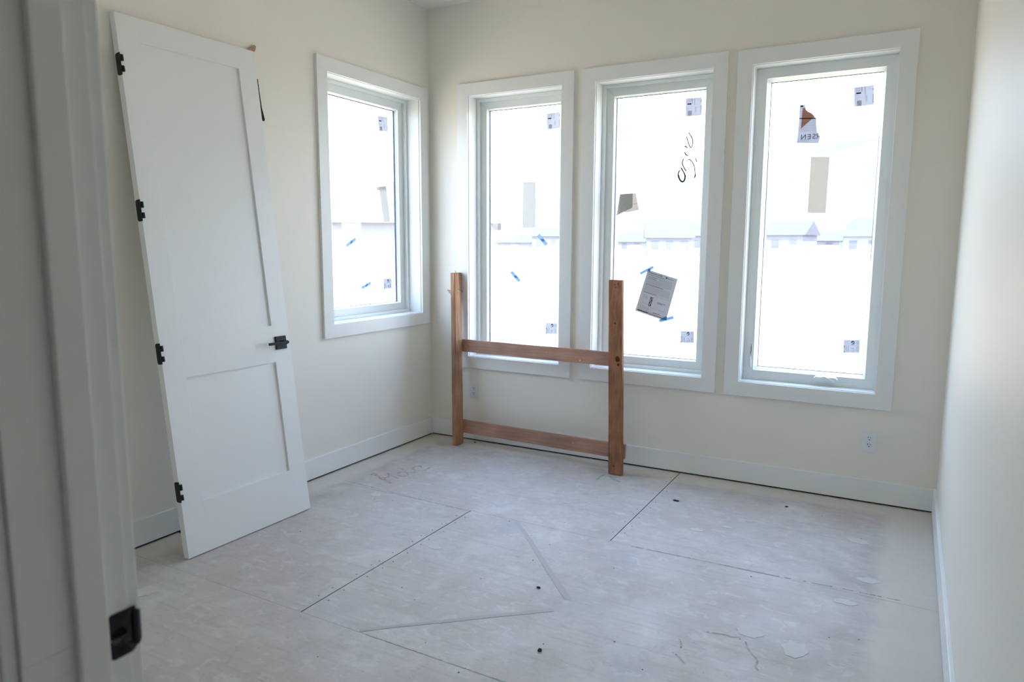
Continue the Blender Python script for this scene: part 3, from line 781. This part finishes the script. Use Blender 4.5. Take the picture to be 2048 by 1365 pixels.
# lever handle
rx, rz = .6765, .918
hd = MB().box((rx-.0345, 0, rz-.0345), (rx+.0345, .009, rz+.0345), .0012, M=DL).build('handle_rose', black_m, dr, label='square black rose')
MB().tube([DL(rx, .009, rz), DL(rx, .052, rz)], .0105, 16).build('handle_neck', black_m, hd, True)
MB().box((rx-.115, .044, rz-.007), (rx+.011, .056, rz+.007), .002, M=DL).build('lever', black_m, hd)
MB().box((DW_-.0002, -.030, rz-.028), (DW_+.0012, -.006, rz+.028), M=DL).build('latch_plate', black_m, dr)

# wood shim jammed behind the top corner of the door, dark sliver beside it
sh = MB()
A = [at(488, 103, 0, .004), at(507, 90.5, 0, .004), at(510.3, 93, 0, .004), at(509, 101, 0, .004), at(500, 112, 0, .004)]
sh.prism(A, [p+Vector((.007, 0, 0)) for p in A])
tag(sh.build('wood_shim', shim_m), 'pointed reddish wood shim sticking up behind the top of the leaning door', 'shim'); center_origin(bpy.data.objects['wood_shim'])
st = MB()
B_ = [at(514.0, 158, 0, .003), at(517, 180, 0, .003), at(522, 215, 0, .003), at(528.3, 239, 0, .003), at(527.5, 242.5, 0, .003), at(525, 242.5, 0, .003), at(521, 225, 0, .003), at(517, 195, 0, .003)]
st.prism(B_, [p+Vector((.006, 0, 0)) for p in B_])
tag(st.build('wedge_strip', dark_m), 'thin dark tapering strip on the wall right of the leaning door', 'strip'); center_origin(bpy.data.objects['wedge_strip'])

# ------------------------------------------------------------------ H-shaped lumber frame leaning below the windows
lf = empty('lumber_frame', (.95, -.2, 0)); tag(lf, 'rough brown lumber frame of two posts and two rails leaning on the back wall', 'frame')
def post(B, Tp, wx, dy, m, name='post'):
    B, Tp = Vector(B), Vector(Tp); q = [Vector((0, 0, 0)), Vector((wx, 0, 0)), Vector((wx, dy, 0)), Vector((0, dy, 0))]
    mb = MB(); n = 9; prev = None; r_ = random.Random(int(B.x*100)); fs = []
    for k in range(n+1):
        f = k/n; c = B.lerp(Tp, f); j = [0 if k in (0, n) else r_.uniform(-.0012, .0012) for _ in range(8)]
        cur = [mb.bm.verts.new(c+p+Vector((j[2*i], j[2*i+1], 0))) for i, p in enumerate(q)]
        if prev:
            for i in range(4): fs.append(mb.bm.faces.new((prev[i], prev[(i+1) % 4], cur[(i+1) % 4], cur[i])))
        else: fs.append(mb.bm.faces.new(cur[::-1]))
        prev = cur
    fs.append(mb.bm.faces.new(prev)); bmesh.ops.recalc_face_normals(mb.bm, faces=fs)
    es = [e_ for e_ in mb.bm.edges if abs((e_.verts[0].co-e_.verts[1].co).z) > .05 or len([f for f in e_.link_faces if len(f.verts) == 4]) >= 1]
    es = [e_ for e_ in mb.bm.edges if e_.calc_face_angle(0) > .8]
    bmesh.ops.bevel(mb.bm, geom=es, offset=.003, segments=2, affect='EDGES')
    return mb.build(name, m, lf)
LB, LT = Vector((.3215, -.207, .002)), Vector((.2486, -.1085, 1.2336))
RB, RT = Vector((1.535, -.2587, .002)), Vector((1.434, -.062, 1.2137))
pL = post(LB, LT, .038, .089, post2_m); pR = post(RB, RT, .089, .038, post_m)
def yb(side, z): # back face of each post at height z
    return (LB.lerp(LT, z/1.2336).y+.089) if side == 'L' else (RB.lerp(RT, z/1.2137).y+.038)
def rail(zl0, zl1, zr0, zr1, xl, xr, th=.018, bow=0.0):
    mb = MB(); n = 10; q = random.Random(int(xr*1000)); prev = None; fs = []
    for k in range(n+1):
        f = k/n; x = xl+(xr-xl)*f
        row = []
        for (za, zb_) in ((zl0, zr0), (zl1, zr1)):
            z = za+(zb_-za)*f + q.uniform(-.0015, .0015); y = yb('L', z)*(1-f)+yb('R', z)*f + .0008
            row += [Vector((x, y, z)), Vector((x, y+th, z))]
        cur = [mb.bm.verts.new(p) for p in (row[0], row[1], row[3], row[2])]
        if prev:
            for i in range(4): fs.append(mb.bm.faces.new((prev[i], prev[(i+1) % 4], cur[(i+1) % 4], cur[i])))
        else: fs.append(mb.bm.faces.new(cur[::-1]))
        prev = cur
    fs.append(mb.bm.faces.new(prev)); bmesh.ops.recalc_face_normals(mb.bm, faces=fs)
    bmesh.ops.bevel(mb.bm, geom=[e_ for e_ in mb.bm.edges if e_.calc_face_angle(0) > .8], offset=.0015, segments=1, affect='EDGES')
    return mb.build('rail', rail_m, lf)
rail(.666, .755, .664, .752, .275, 1.555)
rail(.078, .172, .094, .185, .318, 1.622)
# splinter of plywood at the left post, bent nails, knots, cracks
def P3(u, v, y): return at(u, v, 1, y)
MB().prism([P3(893.8, 580, -.09), P3(903, 580, -.09), P3(903, 592, -.09)], [P3(893.8, 580, -.075), P3(903, 580, -.075), P3(903, 592, -.075)]).build('splinter', shim_m, lf)
def nail(pts, r=.0016, par=lf): return MB().tube(pts, r, 6).build('nail', nail_m, par, True)
nail([P3(912.5, 549, -.09), P3(911.8, 545, -.09), P3(910.4, 541, -.09)])
nail([P3(916.2, 578.3, -.108), P3(919.5, 580.5, -.108), P3(923, 582.5, -.105)], .0018)
nail([P3(923.6, 582.8, -.105), P3(925.6, 584.5, -.10)], .003)
nail([P3(1228.5, 560, -.05), P3(1230, 557.5, -.05), P3(1231.8, 556, -.05)], .0018)
nail([P3(1232.5, 560.5, -.05), P3(1233.6, 557.5, -.05)], .0016)
nail([P3(1228, 570, -.068), P3(1229.6, 569, -.068)], .0026); nail([P3(1230.6, 574.5, -.07), P3(1231.4, 576, -.07)], .0026)
nail([P3(1226, 931, -.252), P3(1227, 934, -.252)], .003)
def yr(z): return RB.lerp(RT, z/1.2137).y
def knot(u, v, r, zg):
    y = yr(zg)-.0006; c = P3(u, v, y)
    ring = [c+Vector((r*math.cos(a*math.pi/6)*random.uniform(.8, 1.1), 0, r*1.2*math.sin(a*math.pi/6)*random.uniform(.8, 1.1))) for a in range(12)]
    MB().prism(ring, [p+Vector((0, -.0007, 0)) for p in ring]).build('knot', knot_m, lf)
random.seed(4)
knot(1235, 719, .016, .70); knot(1236.5, 730, .008, .67); knot(1230, 647, .006, .93); knot(1236, 568, .0035, 1.19)
MB().ribbon([P3(1236, 562, -.0655), P3(1236.8, 590, -.073), P3(1237.5, 612, -.081)], .0022, (0, -1, 0), .0008).build('crack', knot_m, lf)
MB().ribbon([P3(1218, 870, yr(.25)-.0006), P3(1218, 905, yr(.14)-.001), P3(1218, 916, yr(.10)-.001)], .003, (0, -1, 0), .0008).build('crack', knot_m, lf)

# ------------------------------------------------------------------ wall outlets
def outlet(cx, cz, label):
    r = empty('wall_outlet', (cx, 0, cz-.057)); tag(r, label, 'outlet', 'wall outlets below the back windows')
    MB().box((cx-.036, -.0055, cz-.058), (cx+.036, -.0002, cz+.058), .0022).build('cover_plate', plastic_m, r)
    for dz in (.0195, -.0195):
        n = 24; ring = []
        for k in range(n):
            a = 2*math.pi*k/n; ring.append((cx+.0172*math.cos(a), max(-.0142, min(.0142, .0172*math.sin(a)))+cz+dz))
        rc = MB(); rc.prism([(x, -.0054, z) for x, z in ring], [(x, -.0072, z) for x, z in ring]); ro = rc.build('receptacle', plastic_m, r)
        sl = MB(); sl.box((cx-.0078, -.0076, cz+dz-.001), (cx-.0050, -.0068, cz+dz+.0085)).box((cx+.0050, -.0076, cz+dz), (cx+.0074, -.0068, cz+dz+.0075))
        rr = [(cx+.003*math.cos(k*math.pi/5), cz+dz-.0085+.003*math.sin(k*math.pi/5)) for k in range(10)]
        sl.prism([(x, -.0068, z) for x, z in rr], [(x, -.0076, z) for x, z in rr]); sl.build('slots', slot_m, ro)
        # dark seam round each receptacle
    k = MB(); rr = [(cx+.0022*math.cos(j*math.pi/4), cz+.0022*math.sin(j*math.pi/4)) for j in range(8)]
    k.prism([(x, -.005, z) for x, z in rr], [(x, -.0066, z) for x, z in rr]); k.build('screw', plastic_m, r)
outlet(.379, .370, 'white duplex outlet low between the lumber posts')
outlet(2.9795, .353, 'white duplex outlet low on the wall under the casement window')

# ------------------------------------------------------------------ small debris on the floor
def crumb(u, v, r, label, seed, stretch=1):
    c = at(u, v, 2, 0); bm = bmesh.new(); bmesh.ops.create_icosphere(bm, subdivisions=2, radius=r); q = random.Random(seed)
    for v_ in bm.verts: v_.co *= q.uniform(.8, 1.15); v_.co.x *= stretch; v_.co.z = max(v_.co.z*.7, -r*.35)
    bmesh.ops.translate(bm, verts=bm.verts, vec=(0, 0, r*.35)); me = bpy.data.meshes.new('debris_chip'); bm.to_mesh(me); bm.free()
    o = link('debris_chip', me, debris_m, None, True); o.location = (c.x, c.y, .0006); tag(o, label, 'debris', 'crumbs of building debris on the floor')
crumb(1079.5, 1303, .0085, 'round dark crumb on the bare floor nearest the bottom of the picture', 1)
crumb(1077, 1177, .006, 'tiny dark chip near the long pale streak on the floor', 2, 1.6)
crumb(1352, 1003, .007, 'flat blue-grey chip on the floor right of the short seam', 3, 2.6)
crumb(1573, 1015, .006, 'dark chip on the floor close to the back wall under the casement window', 4, 1.5)
crumb(362, 1066, .008, 'small crumb on the floor behind the foot of the leaning door', 5)
crumb(950, 886, .005, 'small dark crumb right of the left lumber post', 6, 1.4)

# ------------------------------------------------------------------ outside: ground, neighbouring buildings, hazy hills
ground_m = mat('bare_ground', (.58, .455, .31), .95, .1, noise=(.4, .08))
hill_m = mat('hazy_hillside', (.135, .137, .148), 1, 0, noise=(.006, .25))
hwall_m = mat('house_siding', (.19, .20, .24), .9, .1, noise=(.5, .05))
hroof_m = mat('house_roof', (.108, .110, .130), .9, .1, noise=(.8, .1))
hwall2_m = mat('pale_siding', (.235, .24, .27), .9, .1, noise=(.5, .04))
hwin_m = mat('house_window', (.10, .11, .14), .3, .5, noise=(1, .1))
bm = bmesh.new(); GZ = -.45
vs = [bm.verts.new(p) for p in ((-900, -60, GZ), (900, -60, GZ), (900, 1500, GZ), (-900, 1500, GZ))]; bm.faces.new(vs)
me = bpy.data.meshes.new('ground'); bm.to_mesh(me); bm.free(); struct(link('ground', me, ground_m))
def hill(name, label, pts, dist, depth):
    """a ridge whose crest follows (bearing, height) pairs at the given distance"""
    bm = bmesh.new(); q = random.Random(int(dist)); rows = []
    for j in range(7):
        f = j/6; row = []
        for b_, h in pts:
            rr = dist + depth*f; hh = GZ-.5 + h*math.sin(f*math.pi/2)*(1+q.uniform(-.05, .05)) if j else GZ-1
            row.append(bm.verts.new((CAM.x+rr*math.sin(b_), CAM.y+rr*math.cos(b_), hh)))
        rows.append(row)
    back = [bm.verts.new((v.co.x*1.3, v.co.y*1.3, GZ-1)) for v in rows[-1]]; rows.append(back)
    for a, b_ in zip(rows[:-1], rows[1:]):
        for k in range(len(a)-1): bm.faces.new((a[k], a[k+1], b_[k+1], b_[k]))
    bmesh.ops.recalc_face_normals(bm, faces=bm.faces)
    me = bpy.data.meshes.new(name); bm.to_mesh(me); bm.free(); o = link(name, me, hill_m, None, True); o['kind'] = 'structure'
def brg(u): return YAW + math.atan((u-1024)/F_PX)
ridge = []
for k in range(30):
    u = 500+k*55; v = 425 - max(0, (u-900))*.16 + 10*math.sin(k*1.3) + 6*math.sin(k*2.9)
    rr = 1400; slant = math.cos(brg(u)-YAW); ridge.append((brg(u), (491-v)/F_PX*rr*slant + 1.4))
hill('hill_range', '', ridge, 700, 700)

def house(x, y, w_, d_, h_, rh, label, rot=0, mw=None, mr=None, wins=2):
    r = empty('house', (x, y, GZ)); tag(r, label, 'house', 'hazy houses beyond the windows')
    r.rotation_euler = (0, 0, rot); bpy.context.view_layer.update()
    def M(a, b, c): return r.matrix_world @ Vector((a, b, c))
    MB().box((-w_/2, 0, 0), (w_/2, d_, h_), M=M).build('walls', mw or hwall_m, r)
    ov = .5; mb = MB()
    mb.prism([M(-w_/2-ov, -ov, h_), M(-w_/2-ov, d_+ov, h_), M(-w_/2-ov, d_/2, h_+rh)], [M(w_/2+ov, -ov, h_), M(w_/2+ov, d_+ov, h_), M(w_/2+ov, d_/2, h_+rh)])
    mb.build('roof', mr or hroof_m, r)
    for k in range(wins):
        cx = -w_/2 + w_*(k+.5)/wins
        MB().box((cx-.6, -.05, h_*.45), (cx+.6, .02, h_*.45+1.3), M=M).build('window', hwin_m, r)
    MB().box((w_*.2-1.2, -.06, 0), (w_*.2+1.2, .02, 2.2), M=M).build('garage_door', hwall2_m, r)
def place(u, dist, **kw):
    b_ = brg(u); return CAM.x+dist*math.sin(b_), CAM.y+dist*math.cos(b_)
x, y = place(1335, 120); house(x, y, 7, 8, 3.2, 2.8, 'hazy gabled house seen left of centre in the middle back window', R(20), wins=3)
x, y = place(1402, 140); house(x, y, 5, 7, 3.8, 2.6, 'hazy house at the right edge of the middle back window', R(-15))
x, y = place(1258, 170); house(x, y, 6, 8, 2.8, 2.4, 'low hazy house at the left edge of the middle back window', R(5))
x, y = place(1090, 150); house(x, y, 6, 8, 3.8, 1.8, 'hazy boxy house right of the card strip in the corner window', R(10))
x, y = place(1010, 185); house(x, y, 14, 8, 2.6, 2.0, 'long low hazy house left of the card strip in the corner window', R(0))
x, y = place(1562, 130); house(x, y, 6, 8, 3.8, 2.4, 'hazy house at the left edge of the casement window', R(-10))
x, y = place(1632, 150); house(x, y, 7, 8, 3.0, 1.8, 'hazy house below the tan card in the casement window', R(0))
x, y = place(1718, 125); house(x, y, 6, 8, 3.5, 2.9, 'hazy gabled house at the right of the casement window', R(-20), mw=hwall2_m)
# nearer pale building outside the left wall window
x, y = place(700, 46)
house(x, y, 16, 9, 3.0, 2.2, 'pale building with a low roof outside the left wall window', R(-60), mw=hwall2_m, mr=mat('pale_roof', (.19, .195, .215), .9, .1, noise=(.5, .05)))

# fine print, pen strokes and slots: too small to pick apart one by one
for o in bpy.data.objects:
    b_ = o.name.split('.')[0]
    if o.parent and b_ in ('black_printing', 'grey_printing', 'bold_printing', 'body_text', 'diagram', 'tape_print', 'heading', 'lettering', 'logo_text', 'spray_writing', 'marker_writing', 'slots', 'blue_smear', 'surface_crack'):
        o['kind'] = 'stuff'
